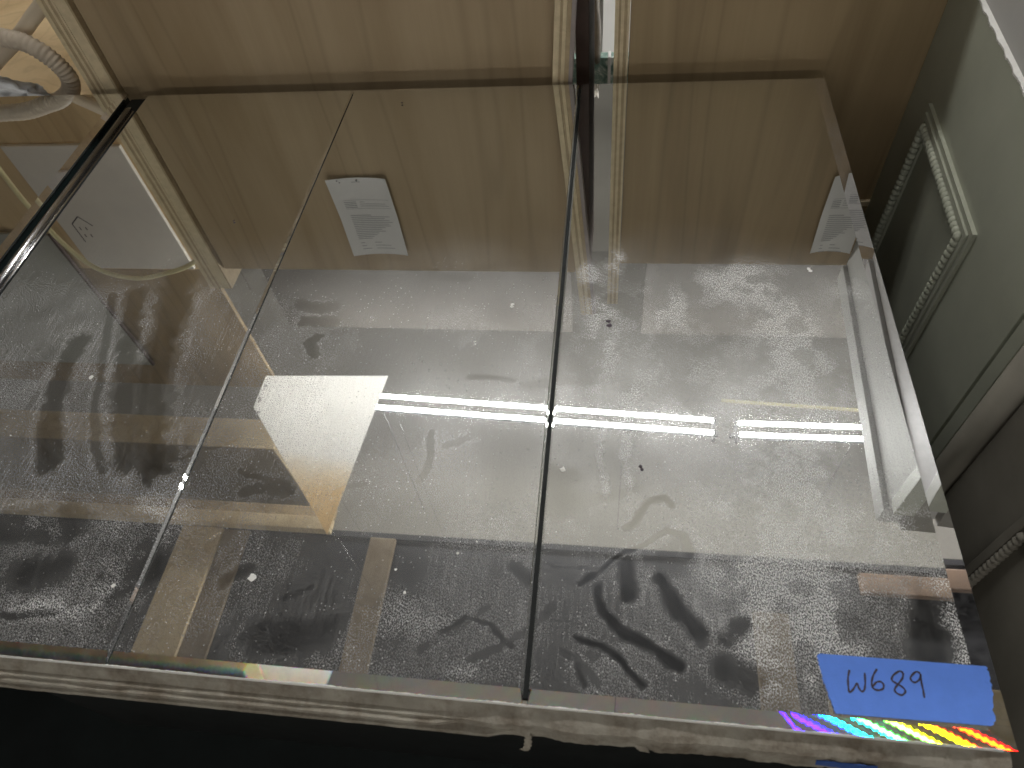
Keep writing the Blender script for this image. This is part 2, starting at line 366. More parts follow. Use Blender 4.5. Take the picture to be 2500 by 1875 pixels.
def pane(x0, x1, y0, y1, parent, step, fb=.0135, rb=0.0, lb=0.0, z=0.0, usedust=True, name='glass_pane'):
    c = .0027; drop = .0016
    gx0, gx1, gy0, gy1 = x0 + c, x1 - (rb or c), y0 + (fb or c), y1 - c
    nx = max(2, int((gx1 - gx0) / step)); ny = max(2, int((gy1 - gy0) / step))
    X, Y = np.meshgrid(np.linspace(gx0, gx1, nx + 1), np.linspace(gy0, gy1, ny + 1))
    nv = (nx + 1) * (ny + 1)
    co = np.zeros((nv, 3)); co[:, 0] = X.ravel(); co[:, 1] = Y.ravel(); co[:, 2] = z
    ii = np.arange(nx * ny); r = ii // nx; cc = ii % nx; a = r * (nx + 1) + cc
    F = np.stack([a, a + 1, a + nx + 2, a + nx + 1], 1)
    # rim
    top = [(gx0, gy0, z), (gx1, gy0, z), (gx1, gy1, z), (gx0, gy1, z)]
    fd = drop if fb else c; rd = drop if rb else c
    rimv = top + [(x0, gy0, z - c), (x0, gy1, z - c), (gx0, y1, z - c), (gx1, y1, z - c), (x0, y0, z - fd), (x1, y0, z - max(fd, rd)), (x1, y1, z - rd), (x0, y1, z - c),
                  (x0, y0, z - GT), (x1, y0, z - GT), (x1, y1, z - GT), (x0, y1, z - GT)]
    extra = [(0, 4, 5, 3), (3, 6, 7, 2), (4, 8, 12, 15, 11, 5), (6, 11, 15, 14, 10, 7), (5, 11, 6, 3)[::-1], (8, 9, 13, 12)[::-1], (9, 10, 14, 13)[::-1], (12, 13, 14, 15)]
    if not fb: extra += [(0, 1, 9, 8)]
    if not rb: extra += [(1, 2, 10, 9)]
    verts = np.vstack([co, np.array(rimv)])
    me = bpy.data.meshes.new(name)
    faces = F.tolist() + [tuple(nv + k for k in f) for f in extra]
    me.from_pydata(verts.tolist(), [], faces); me.update()
    mi = np.zeros(len(faces), dtype=np.int32); mi[len(F):] = 1; me.polygons.foreach_set('material_index', mi)
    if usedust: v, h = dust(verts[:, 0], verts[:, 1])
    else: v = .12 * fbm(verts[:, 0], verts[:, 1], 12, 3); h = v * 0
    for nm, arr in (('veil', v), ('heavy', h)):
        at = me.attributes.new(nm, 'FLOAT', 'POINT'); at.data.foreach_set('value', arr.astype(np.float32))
    o = link(name, me, [MIRROR, SILVER_EDGE], parent)
    if fb:
        bmv = [(x0, y0, z - drop), (x1, y0, z - drop), (gx1, gy0, z), (gx0, gy0, z)]
        q = bpy.data.meshes.new('bevel'); q.from_pydata(bmv, [], [(0, 1, 2, 3)]); link('bevel', q, BEV_F, o)
    if rb:
        bmv = [(gx1, gy0, z), (x1, y0, z - drop), (x1, y1, z - drop), (gx1, gy1, z)]
        q = bpy.data.meshes.new('bevel'); q.from_pydata(bmv, [], [(0, 1, 2, 3)]); link('bevel', q, BEV_R, o)
    return o
XL, X1, X2, XR, YF, YB = -.895, -.4815, -.0655, .345, .1445, 1.168
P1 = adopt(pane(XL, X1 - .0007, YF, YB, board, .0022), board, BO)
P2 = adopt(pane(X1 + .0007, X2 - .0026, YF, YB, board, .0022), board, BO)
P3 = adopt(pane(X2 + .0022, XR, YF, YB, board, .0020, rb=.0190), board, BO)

# board under the glass, with its rough painted front edge
def front_board():
    n = 460; xs = np.linspace(-.93, XR - .004, n)
    prof = [(.149, -.006), (.1455, -.0062), (.1405, -.0085), (.135, -.012), (.130, -.0155), (.1285, -.021), (.1275, -.030), (.126, -.040), (.14, -.041), (.149, -.041)]
    V = []; F = []
    lo = fbm(xs, xs * 0, 18, 61) - .5; hi = fbm(xs, xs * 0 + 3, 160, 62) - .5
    plaster = sstep(-.20, -.06, xs)
    for i, x in enumerate(xs):
        for k, (y, z) in enumerate(prof):
            s = 1.0 if 1 < k < 8 else 0.0
            e = (lo[i] * .006 + hi[i] * .0007) * s * (.35 + plaster[i])
            if k in (3, 4): z = z - .004 * (1 - plaster[i]) * (k == 3) + hi[i] * .0006
            V.append((x, y - e - (.002 * plaster[i] if 2 < k < 8 else 0) * (1 + .6 * hi[i]), z + .003 * lo[i] * s))
    m_ = len(prof)
    for i in range(n - 1):
        for k in range(m_):
            F.append((i * m_ + k, (i + 1) * m_ + k, (i + 1) * m_ + (k + 1) % m_, i * m_ + (k + 1) % m_))
    F.append(tuple(range(m_))); F.append(tuple(range((n - 1) * m_, n * m_))[::-1])
    me = bpy.data.meshes.new('painted_edge'); me.from_pydata(V, [], F); me.update()
    bm = bmesh.new(); bm.from_mesh(me); bmesh.ops.recalc_face_normals(bm, faces=bm.faces[:]); bm.to_mesh(me); bm.free()
    return link('painted_edge', me, CREAM, board)
adopt(front_board(), board, BO)
adopt(box('backing_board', (-.93, .1505, -.041), (XR - .006, YB - .004, -.0062), BLACK, board), board, BO)
# stepped bead that still shows on the left half of the front
def bead_strip(y0, y1, z0, z1, x0, x1, nm):
    n = 160; xs = np.linspace(x0, x1, n); V = []; F = []
    for i, x in enumerate(xs):
        e = .0012 * (fbm(np.array([x]), np.array([y0 * 50]), 60, 8)[0] - .5); f = min(1, (x1 - x) / .05)
        for (y, z) in ((y1, z0), (y0 + .001, z0), (y0, (z0 + z1) / 2), (y0 + .0015, z1), (y1, z1)):
            V.append((x, y1 + (y + e - y1) * f if y < y1 else y, z))
    for i in range(n - 1):
        for k in range(5): F.append((i * 5 + k, i * 5 + (k + 1) % 5, (i + 1) * 5 + (k + 1) % 5, (i + 1) * 5 + k))
    me = bpy.data.meshes.new(nm); me.from_pydata(V, [], F); me.update(); return link(nm, me, CREAM, board)
adopt(bead_strip(.1205, .133, -.036, -.027, -.93, -.05, 'edge_moulding'), board, BO)
adopt(bead_strip(.1235, .135, -.024, -.019, -.93, -.10, 'edge_moulding'), board, BO)
# ragged white paint left along the front arris of the glass
def ragged():
    xs = np.linspace(-.60, XR - .01, 900); V = []; F = []
    a = fbm(xs, xs * 0 + 1, 40, 91); b = fbm(xs, xs * 0 + 2, 300, 92)
    for i, x in enumerate(xs):
        wd = max(.0003, .0035 * (a[i] - .42) + .0022 * (b[i] - .35)); V += [(x, YF - .0012, -.0046), (x, YF - .0004, -.0012), (x, YF + wd * .6, -.0009)]
    for i in range(len(xs) - 1):
        for k in (0, 1): F.append((3 * i + k, 3 * i + 3 + k, 3 * i + 4 + k, 3 * i + 1 + k))
    me = bpy.data.meshes.new('paint_residue'); me.from_pydata(V, [], F); me.update(); o = link('paint_residue', me, WHITEP, board); return o
adopt(ragged(), board, BO)
# curls of torn paint hanging from the front edge
def flake(pts, wd):
    V = []; F = []
    P = spline(pts, 6)
    for i, p in enumerate(P):
        w_ = wd * (1 - .5 * abs(i / len(P) - .4)) * (1 + .3 * math.sin(i * 1.7))
        V += [(p.x - w_, p.y, p.z), (p.x + w_, p.y - .001, p.z + .001), (p.x + w_, p.y - .0016, p.z), (p.x - w_, p.y - .0006, p.z - .001)]
    for i in range(len(P) - 1):
        for k in range(4): F.append((4 * i + k, 4 * i + (k + 1) % 4, 4 * i + 4 + (k + 1) % 4, 4 * i + 4 + k))
    me = bpy.data.meshes.new('paint_flake'); me.from_pydata(V, [], F); me.update(); return link('paint_flake', me, CREAM, board)
adopt(flake([(-.064, .129, -.03), (-.063, .124, -.036), (-.0635, .120, -.044), (-.0655, .117, -.050), (-.069, .1165, -.052)], .0032), board, BO)
adopt(flake([(.040, .128, -.032), (.041, .125, -.036), (.043, .1235, -.040)], .005), board, BO)
# specks stuck to the glass
def disc(nm, x, y, r, mat, par, z=.00025):
    bm = bmesh.new(); n = 9
    vs = [bm.verts.new((x + r * (1 + .3 * random.uniform(-1, 1)) * math.cos(k * 2 * math.pi / n), y + r * (1 + .3 * random.uniform(-1, 1)) * math.sin(k * 2 * math.pi / n), 0.00005)) for k in range(n)]
    c = bm.verts.new((x, y, z + r * .2))
    for k in range(n): bm.faces.new((vs[k], vs[(k + 1) % n], c))
    me = bpy.data.meshes.new(nm); bm.to_mesh(me); bm.free(); return link(nm, me, mat, par)
def which(x): return P1 if x < X1 else (P2 if x < X2 else P3)
for x, y, r in ((-.0024, .6092, .0030), (-.0010, .6021, .0034), (.0382, .3972, .0022), (.0397, .3938, .0020), (-.3804, 1.1205, .0018), (-.378, 1.1131, .0022), (-.5828, .7986, .0016), (-.5851, .8029, .0016), (-.4435, .8997, .0014), (-.4376, .8949, .0014)):
    disc('black_speck', x, y, r, MARK, which(x))
for x, y, r in ((-.3614, .2421, .0040), (-.1293, .6363, .0022), (-.1296, .6318, .0022), (-.0465, .389, .0034), (-.5101, .2228, .0022), (-.6725, .4931, .003), (.2564, .7089, .0026), (.2576, .7046, .0026), (-.1707, .5699, .0016), (-.17, .5652, .0016), (-.1492, .2837, .0016), (-.1964, .2384, .0016), (-.2105, .2618, .0014), (-.1307, .2978, .0012)):
    disc('white_spot', x, y, r, WHITEP, which(x))

# stand that carries the board
st = box('mirror_stand', (-.92, .20, FZ), (.30, 1.10, -.0415), BLACK); tag(st, 'black crate under the dusty mirrored board', 'crate')

# ------------------------------------------------------------------ masking tape label
def tape_mat(nm, col):
    t = NT(nm); v = t.coord(); a = t.noise(v, 700, 3, .6); b = t.noise(v, 60, 4)
    c = t.mixc(b, tuple(x * .88 for x in col), tuple(min(1, x * 1.1) for x in col)); c = t.mixc(t.math('MULTIPLY', a, .25), c, (.10, .24, .62))
    t.principled(c, .65, t.bump(a, .35, .0004), Specular_IOR_Level=.25); return t.m
TAPE = tape_mat('blue_masking_tape', (.125, .27, .86))
tp = empty('tape_label', (.265, .187, .0004), 'blue masking tape label with handwritten W689 on the mirror corner', 'tape label')
def tape_sheet():
    L = [(.2038, .1605), (.2013, .1711), (.1974, .1884), (.1951, .2088), (.1978, .2105)]
    R_ = [(.3290, .162), (.3325, .166), (.3335, .178), (.3372, .189), (.3377, .203), (.3378, .211)]
    def side(pts, n, jag):
        out = [];
        for i in range(n + 1):
            t = i / n * (len(pts) - 1); k = min(int(t), len(pts) - 2); f = t - k
            out.append((pts[k][0] * (1 - f) + pts[k + 1][0] * f + random.uniform(-jag, jag), pts[k][1] * (1 - f) + pts[k + 1][1] * f))
        return out
    n = 26; A = side(L, n, .0005); B = side(R_, n, .0008); nx = 30; V = []; F = []
    for i in range(n + 1):
        for j in range(nx + 1):
            t = j / nx; x = A[i][0] * (1 - t) + B[i][0] * t; y = A[i][1] * (1 - t) + B[i][1] * t
            z = .0003 + .00035 * (fbm(np.array([x]), np.array([y]), 50, 33)[0]) + .0008 * max(0, abs(t - .5) - .46) * 12
            V.append((x - .265, y - .187, z))
    for i in range(n):
        for j in range(nx): a = i * (nx + 1) + j; F.append((a, a + 1, a + nx + 2, a + nx + 1))
    me = bpy.data.meshes.new('tape_strip'); me.from_pydata(V, [], F); me.update()
    bm = bmesh.new(); bm.from_mesh(me); r = bmesh.ops.extrude_face_region(bm, geom=bm.faces[:])
    for v in [g for g in r['geom'] if isinstance(g, bmesh.types.BMVert)]: v.co.z -= .00025
    bmesh.ops.recalc_face_normals(bm, faces=bm.faces[:]); bm.to_mesh(me); bm.free()
    return link('tape_strip', me, TAPE, tp)
tape_sheet()
GL = [[(0.2212, 0.1981), (0.2189, 0.1911), (0.2179, 0.1835), (0.2183, 0.179), (0.2218, 0.182), (0.2257, 0.187), (0.2266, 0.1834), (0.2283, 0.1807), (0.2308, 0.1819), (0.2326, 0.1876), (0.2339, 0.1966)],
[(0.2449, 0.2009), (0.2406, 0.1948), (0.2384, 0.189), (0.2386, 0.1844), (0.242, 0.1828), (0.2464, 0.1841), (0.248, 0.1875), (0.2462, 0.1901), (0.2423, 0.1894), (0.2389, 0.1858)],
[(0.2665, 0.1994), (0.2635, 0.2005), (0.2575, 0.1963), (0.2558, 0.1924), (0.259, 0.1898), (0.2631, 0.1874), (0.2651, 0.1839), (0.2616, 0.1804), (0.2574, 0.1819), (0.2566, 0.185), (0.2609, 0.19), (0.2651, 0.195), (0.2665, 0.1994)],
[(0.2809, 0.2001), (0.2775, 0.2012), (0.2723, 0.1966), (0.2721, 0.1933), (0.275, 0.1921), (0.2794, 0.1953), (0.2808, 0.1996), (0.2801, 0.1926), (0.2801, 0.1861), (0.2797, 0.1797)]]
for pts in GL:
    P = spline([(a - .265, b - .187, .00085) for a, b in pts], 6)
    V = []; F = []
    for i, p in enumerate(P):
        d = (P[min(i + 1, len(P) - 1)] - P[max(0, i - 1)]); d.normalize(); q = Vector((-d.y, d.x, 0)) * (.00078 + .00012 * math.sin(i * .9))
        V += [tuple(p + q), tuple(p - q), tuple(p - q - Vector((0, 0, .0002))), tuple(p + q - Vector((0, 0, .0002)))]
    for i in range(len(P) - 1):
        for k in range(4): F.append((4 * i + k, 4 * i + (k + 1) % 4, 4 * i + 4 + (k + 1) % 4, 4 * i + 4 + k))
    F += [(0, 1, 2, 3), tuple(4 * (len(P) - 1) + k for k in (3, 2, 1, 0))]
    me = bpy.data.meshes.new('handwritten_letter'); me.from_pydata(V, [], F); me.update(); link('handwritten_letter', me, MARK, tp)
# scrap of the same tape on the front edge of the board
V = []; F = []
for i in range(15):
    t = i / 14; x = .188 + .050 * t
    ja = random.uniform(-.0008, .0008); jb = random.uniform(-.0012, .0012)
    V += [(x, .1262, -.019 + ja - .001 * t), (x, .1238, -.027 + jb + .004 * abs(t - .4)), (x, .1232, -.027 + jb + .004 * abs(t - .4)), (x, .1256, -.019 + ja - .001 * t)]
for i in range(14):
    for k in range(4): F.append((4 * i + k, 4 * i + (k + 1) % 4, 4 * i + 4 + (k + 1) % 4, 4 * i + 4 + k))
me = bpy.data.meshes.new('tape_scrap'); me.from_pydata(V, [], F); me.update()
TAPED = tape_mat('blue_tape_dull', (.03, .07, .26))
tag(link('tape_scrap', me, TAPED), 'torn scrap of dull blue tape on the cream front edge of the board', 'tape')

# ------------------------------------------------------------------ back plywood: panels and partition edges
YW = 1.21
pnl = box('plywood_panel', (-.972, YW, FZ), (-.085, YW + .018, .50), WALLPLY); tag(pnl, 'wide tan plywood sheet standing behind the mirror, paper pinned to it beside the slotted post', 'plywood')
pnr = box('plywood_panel', (.0175, YW, FZ), (.515, YW + .018, .47), DARKPLY); tag(pnr, 'plywood sheet coloured darker for shade, behind the mirror beside the green cabinet', 'plywood')  # shade on this sheet is put in as a darker plywood colour
box('batten', (.30, YW - .008, -.30), (.512, YW - .0005, -.288), PLY_L, pnr)
def ply_edge(nm, x0, x1, y0, y1, z0, z1, mats, label, lean=0, side=WALLPLY):
    root = empty(nm, ((x0 + x1) / 2, (y0 + y1) / 2, z0), label, 'partition')
    n = len(mats); tot = sum(w_ for w_, _ in mats); x = x0
    cx, cyy = (x0 + x1) / 2, (y0 + y1) / 2
    for k, (w_, m_) in enumerate(mats):
        xa = x; x = x + (x1 - x0) * w_ / tot
        d = .0009 * (k % 2)
        o = box('veneer_layer', (xa - cx, y0 - cyy + d, 0), (x - cx - .0002, y1 - cyy, z1 - z0), m_, root, .0003)
    root.rotation_euler = (0, lean, 0); return root
L_, D_ = PLY_L, PLY_D
ply_edge('plywood_partition', -1.034, -.974, YW - .012, YW + .45, FZ, .56, [(8, L_), (6, D_), (5, L_), (5, D_), (4, L_), (20, L_), (4, D_)], 'layered plywood partition edge between the warm left bay and the wide sheet')
pl = ply_edge('plywood_partition', -.170, -.134, YW - .028, YW - .002, FZ, .62, [(9, L_), (4, D_), (6, L_), (7, D_), (7, PLY_G)], 'leaning layered plywood edge left of the bright slot', .072)
tag(box('brown_board', (-.078, YW + .05, FZ), (-.054, YW + .34, .66), BROWN), 'dark brown board lining the left of the bright slot', 'board')
ply_edge('plywood_partition', -.0085, .0165, YW - .006, YW + .30, FZ, .60, [(6, L_), (4, D_), (5, L_), (5, D_), (4, L_)], 'layered plywood edge right of the bright slot')
# what shows through the slot
def marble():
    t = NT('green_marble'); v = t.coord(); n = t.noise(v, 14, 8, .7, 2.5)
    c = t.ramp(n, [(.36, (.12, .22, .19)), (.52, (.32, .44, .38)), (.60, (.75, .80, .75))]); t.principled(c, .2); return t.m
MARB = marble()
wsh = box('white_sheet', (-.047, 0, 0), (.14, .02, 1.0), CARTON); wsh.location = (0, 1.95, -.37); wsh.rotation_euler = (-.6, 0, 0)
tag(wsh, 'white sheet standing beyond the bright slot', 'sheet')
def film():
    n = 30; V = []; F = []
    for i in range(n + 1):
        z = -.35 + .80 * i / n
        for j in range(7):
            t = j / 6; V.append((-.090 + .040 * t + .004 * math.sin(i * .8 + j), YW + .66 + .010 * math.sin(j * 2.1 + i * .35) , z))
    for i in range(n):
        for j in range(6): a = i * 7 + j; F.append((a, a + 1, a + 8, a + 7))
    me = bpy.data.meshes.new('plastic_wrap'); me.from_pydata(V, [], F); me.polygons.foreach_set('use_smooth', [True] * len(F)); me.update()
    o = link('plastic_wrap', me, BAGC); so = o.modifiers.new('s', 'SOLIDIFY'); so.thickness = .001; return o
BAGC = paint('creased_plastic', (.66, .61, .53), .25, .25, 30, .5, spec=.6)
tag(film(), 'creased plastic wrap hanging beyond the bright slot', 'plastic wrap')
tag(box('marble_slab', (-.20, 1.915, FZ), (-.0300, 1.945, -.36), MARB), 'green veined marble slab left of the white strip beyond the slot', 'marble')
tag(box('marble_slab', (-.0210, 1.915, FZ), (.12, 1.945, -.36), MARB), 'green veined marble slab right of the white strip beyond the slot', 'marble')
tag(box('white_strip', (-.0292, 1.912, FZ), (-.0218, 1.946, -.357), WHITEP), 'thin white strip between the two green marble slabs', 'strip')

tag(box('added_bulkhead', (-1.555, 2.15, FZ), (-.17, 2.17, 1.80), BULK), 'tall brown partition added for a brown fade behind the wide plywood sheet', 'partition')  # unseen partitions added to give the reflection a brown fade
tag(box('added_bulkhead', (.14, 2.15, FZ), (2.9, 2.17, 1.80), BULK), 'tall brown partition added for a brown fade behind the darker plywood sheet', 'partition')

# papers pinned to the plywood
def paper(x0, z0, wd, ht, tilt, label):
    root = empty('paper_sheet', (x0, YW - .003, z0), label, 'paper'); root.rotation_euler = (0, tilt, 0)
    nx, nz = 16, 20
    def bend(x, z):
        u = x / wd - .5; v = z / ht
        return -.004 - .012 * (1 - (2 * u) ** 2) * 0 - .008 * (abs(2 * u) ** 2) * (.35 + .65 * abs(v - .5) * 2)
    V = []; F = []
    for i in range(nz + 1):
        for j in range(nx + 1): x = wd * j / nx; z = ht * i / nz; V.append((x, bend(x, z), z))
    for i in range(nz):
        for j in range(nx): a = i * (nx + 1) + j; F.append((a, a + 1, a + nx + 2, a + nx + 1))
    me = bpy.data.meshes.new('sheet'); me.from_pydata(V, [], F); me.polygons.foreach_set('use_smooth', [True] * len(F)); me.update()
    link('sheet', me, PAPER, root)
    V = []; F = []
    def bar(xa, xb, z, h):
        n = max(2, int((xb - xa) / .008)); b0 = len(V)
        for i in range(n + 1):
            x = xa + (xb - xa) * i / n
            for dz in (0, h): V.append((x, bend(x, z + dz) - .0006, z + dz))
        for i in range(n): F.append((b0 + 2 * i, b0 + 2 * i + 2, b0 + 2 * i + 3, b0 + 2 * i + 1))
    U = wd / .137
    bar(.055 * U, .075 * U, .010, .002)
    for z in (.058, .0815): bar(.022 * U, .128 * U, z, .0009)
    for k in range(4): bar(.022 * U, .05 * U, .0625 + k * .0048, .0022)
    for k in range(3): bar(.058 * U, (.07, .118, .125)[k] * U, .0635 + k * .0055, .0016)
    for k in range(14):
        bar(.026 * U, (.075, .118, .105, .115, .122, .112, .115, .1, .09, .098, .08, .075, .066, .06)[k] * U, .100 + k * .0052, .0019)
    for k in range(3): bar(.028 * U, (.038, .04, .05)[k] * U, .180 + k * .009, .0022); bar(.062 * U, (.08, .1, .108)[k] * U, .180 + k * .009, .0022)
    me = bpy.data.meshes.new('printed_text'); me.from_pydata(V, [], F); me.update(); tag(link('printed_text', me, INK, root), kind='stuff')
    pin = tubemesh('pin', [(wd / 2, -.007, .006), (wd / 2, .002, .006)], .002, 8); link('pin', pin, STEEL, root)
    return root
paper(-.615, .222, .134, .218, .02, 'printed sheet pinned to the wide tan plywood sheet')
paper(.424, .222, .082, .200, .0, 'narrow printed sheet pinned to the darker plywood beside the green cabinet')

# ------------------------------------------------------------------ green cabinet on the right
cab = empty('painted_cabinet', (.4485, 0, FZ), 'sage green cabinet side with rope moulding and pale upper panel', 'cabinet', rz=-.05)
Z = lambda z: z - FZ
def cb(nm, lo, hi, mat, par=cab, bev=.0012): return box(nm, (lo[0], lo[1], Z(lo[2])), (hi[0], hi[1], Z(hi[2])), mat, par, bev)
cb('side_panel', (0, .618, FZ), (.03, 1.207, .154), GREEN)
cb('upper_panel', (.004, .607, .158), (.03, 1.207, .462), BEIGE)
cb('cap_board', (-.004, .607, .4655), (.034, 1.207, .508), BEIGE)
cb('end_stile', (-.003, .582, FZ), (.028, .6075, .433), GREEN)
cb('core', (.031, .59, FZ), (.30, 1.206, .50), SHADEOLIVE)
n = 240; V = []; F = []
for i in range(n):
    y = .62 + (1.205 - .62) * i / (n - 1); e = random.uniform(-.0004, .0004) + .0006 * math.sin(i * .37)
    V += [(-.0006 + e, y, Z(.1525) + e), (-.0010 + e, y, Z(.1555) + e), (.0045, y, Z(.1582)), (.005, y, Z(.153))]
for i in range(n - 1):
    for k in range(4): F.append((4 * i + k, 4 * i + 4 + k, 4 * i + 4 + (k + 1) % 4, 4 * i + (k + 1) % 4))
me = bpy.data.meshes.new('rough_paint_edge'); me.from_pydata(V, [], F); me.update(); link('rough_paint_edge', me, WHITEP, cab)
# rope moulding: two flat bands and a row of turned beads on three visible sides
mo = bpy.data.objects.new('moulding', bpy.data.meshes.new('moulding')); 
def frame_mesh(yn, yf, zt, zb):
    bm = bmesh.new()
    def ring(ins, wid, pr):
        a0, a1, b1 = yn + ins, yf - ins, zt - ins
        def quadbox(lo, hi):
            r = bmesh.ops.create_cube(bm, size=1)
            for v in r['verts']:
                for i in range(3): v.co[i] = lo[i] + (v.co[i] + .5) * (hi[i] - lo[i])
        quadbox((-pr, a0, Z(b1 - wid)), (.001, a1, Z(b1)))
        quadbox((-pr + .0002, a0, Z(zb)), (.001, a0 + wid, Z(b1 - wid - .0001)))
        quadbox((-pr + .0002, a1 - wid, Z(zb)), (.001, a1, Z(b1 - wid - .0001)))
    ring(0, .0085, .006); ring(.0095, .0085, .009); ring(.0185, .014, .004)
    me = bpy.data.meshes.new('moulding'); bm.to_mesh(me); bm.free(); return me
mo = link('moulding', frame_mesh(.790, 1.105, -.012, -.60), GREEN, cab)
bd = bmesh.new(); bmesh.ops.create_uvsphere(bd, u_segments=8, v_segments=6, radius=1)
for f in bd.faces: f.smooth = True
bme = bpy.data.meshes.new('bead'); bd.to_mesh(bme); bd.free(); bme.materials.append(GREEN)
def bead(y, z, vert):
    o = bpy.data.objects.new('bead', bme); COL.objects.link(o); o.parent = mo; o.location = (-.0090, y, Z(z))
    o.rotation_euler = (.6 if vert else -.6, 0, 0)
    o.scale = (.0078, .0080 if vert else .0064, .0064 if vert else .0080)
ins = .0185 + .0075
k = 0
while .790 + ins + .0108 * k < 1.105 - ins: bead(.790 + ins + .0108 * k, -.012 - ins, False); k += 1
for k in range(1, 30):
    bead(.790 + ins, -.012 - ins - .0108 * k, True); bead(1.105 - ins, -.012 - ins - .0108 * k, True)
# nearer cabinet side, its shadow painted in as dark olive
cab2 = empty('shaded_cabinet', (.4485, 0, FZ), 'olive cabinet side darkened for shadow with half round column and rope moulding', 'cabinet', rz=-.05)
def c2(nm, lo, hi, mat=SHADEOLIVE): return box(nm, (lo[0], lo[1], Z(lo[2])), (hi[0], hi[1], Z(hi[2])), mat, cab2, .0012)
c2('side_panel', (.004, -.30, FZ), (.03, .530, .05))
col = tubemesh('half_column', [(.004, .556, 0), (.004, .556, Z(.08))], .020, 24); link('half_column', col, SHADEOLIVE, cab2)
mo2 = c2('moulding', (-.006, .395, FZ), (.004, .408, -.075)); c2('moulding', (-.006, -.30, -.088), (.004, .3945, -.075))
for k in range(26):
    o = bpy.data.objects.new('bead', bme); COL.objects.link(o); o.parent = mo2; o.location = (-.004, .388, Z(-.10 - .0108 * k)); o.scale = (.006, .0062, .0060)
    o.material_slots[0].link = 'OBJECT'; o.material_slots[0].material = SHADEOLIVE

# ------------------------------------------------------------------ left bay: second mirror, steel rail, hoses
lm = empty('edge_mirror', (-1.15, .9, -.036), 'separate small mirror beside the warm plywood bay', 'mirror')
o = pane(-1.42, -.937, .42, 1.172, lm, .02, fb=0, rb=.016, z=.003, usedust=False); o.location = (1.15, -.9, .036)
o = box('backing_board', (-1.42, .42, -.033), (-.939, 1.170, -.0032), EDGE_DARK, lm); o.location = (1.15, -.9, .036)
tag(box('mirror_stand', (-1.60, .42, FZ), (-.925, 1.168, -.037), BLACK), 'black crate under the small separate mirror', 'crate')
rail = empty('steel_rail', (-.916, .8, -.030), 'ridged steel rail between the two mirrors', 'rail')
for k, (dx, r, z) in enumerate(((-.0075, .0042, .022), (0, .0060, .026), (.0078, .0040, .021))):
    link('rail_ridge', tubemesh('rail_ridge', [(dx, -.42, z), (dx, .322, z)], r, 14), STEEL, rail)
box('rail_base', (-.0125, -.42, 0), (.0115, .318, .018), EDGE_DARK, rail)
box('rail_screw', (-.004, .324, .020), (.004, .330, .028), STEEL, rail)

tag(box('bay_plywood', (-3.2, 1.88, FZ), (-1.56, 1.898, 1.16), LITPLY), 'plywood back of the left bay with warm light in its colour', 'plywood')
tag(box('upper_plywood', (-3.2, 1.88, 1.162), (-1.58, 1.898, 1.95), DARKPLY), 'brown plywood above the warm plywood of the left bay', 'plywood')
tag(box('bay_shelf', (-3.0, 1.20, -.12), (-1.037, 1.878, -.10), LITPLY), 'plywood shelf with warm light in its colour carrying the hoses in the left bay', 'shelf')
hp = [(-1.36, 1.27, .10), (-1.27, 1.26, .09), (-1.211, 1.26, .076), (-1.161, 1.26, .060), (-1.126, 1.26, .021), (-1.119, 1.26, -.019), (-1.150, 1.26, -.052), (-1.221, 1.27, -.075), (-1.30, 1.29, -.082), (-1.40, 1.32, -.082)]
tag(link('corrugated_hose', tubemesh('corrugated_hose', spline(hp, 22), .017, 16, ribs=1), HOSE), 'beige corrugated hose looping in the left bay', 'hose')
tpnt = [(-1.052, 1.33, .30), (-1.062, 1.32, .22), (-1.078, 1.31, .16), (-1.104, 1.30, .123), (-1.152, 1.30, .091), (-1.209, 1.30, .055), (-1.282, 1.30, .0146), (-1.38, 1.31, -.04), (-1.50, 1.34, -.084)]
tag(link('smooth_tube', tubemesh('smooth_tube', spline(tpnt, 12), .0145, 16), TUBEP), 'smooth beige tube crossing in front of the corrugated hose', 'tube')
def bagmesh():
    bm = bmesh.new(); bmesh.ops.create_icosphere(bm, subdivisions=5, radius=1)
    co = np.array([v.co for v in bm.verts])
    nz = fbm(co[:, 0] + 3, co[:, 1] * 1.6 + co[:, 2] + 3, 3, 12, 5) - .5
    rg = np.abs(fbm(co[:, 0] + 7, co[:, 2] * 2 + 5, 4, 30, 3) - .5)
    for v, a, b in zip(bm.verts, nz, rg):
        v.co = v.co * (1 + .35 * a - .45 * b); v.co.x *= .17; v.co.y *= .06; v.co.z *= .055
    for f in bm.faces: f.smooth = True
    me = bpy.data.meshes.new('grey_bag'); bm.to_mesh(me); bm.free(); return me
bag = link('grey_bag', bagmesh(), BAG); bag.location = (-1.300, 1.215, -.035); bag.rotation_euler = (0, .12, 0); tag(bag, 'crumpled grey plastic bag under the hoses', 'bag')
car = empty('white_board', (-1.94, 1.876, .585), 'white board with a printed outline on the warm plywood of the left bay', 'board')
box('board_sheet', (-.13, -.010, 0), (.31, .0035, .56), BAYBOARD, car, .003)
def strip(a, b, wd):
    d = (Vector(b) - Vector(a)).normalized(); q = Vector((-d.z, 0, d.x)) * wd
    return [tuple(Vector(p) + s * q) for p, s in ((a, 1), (b, 1), (b, -1), (a, -1))]
V = []; F = []
for a, b in (((-.075, 0, .42), (-.075, 0, .33)), ((-.075, 0, .33), (-.030, 0, .295)), ((-.030, 0, .295), (.005, 0, .34)), ((-.055, 0, .345), (-.055, 0, .36)), ((-.03, 0, .345), (-.03, 0, .36)), ((-.055, 0, .38), (-.055, 0, .395)), ((-.03, 0, .38), (-.03, 0, .395))):
    b0 = len(V); V += [(p[0], -.0106, p[2]) for p in strip(a, b, .0022)]; F.append((b0, b0 + 1, b0 + 2, b0 + 3))
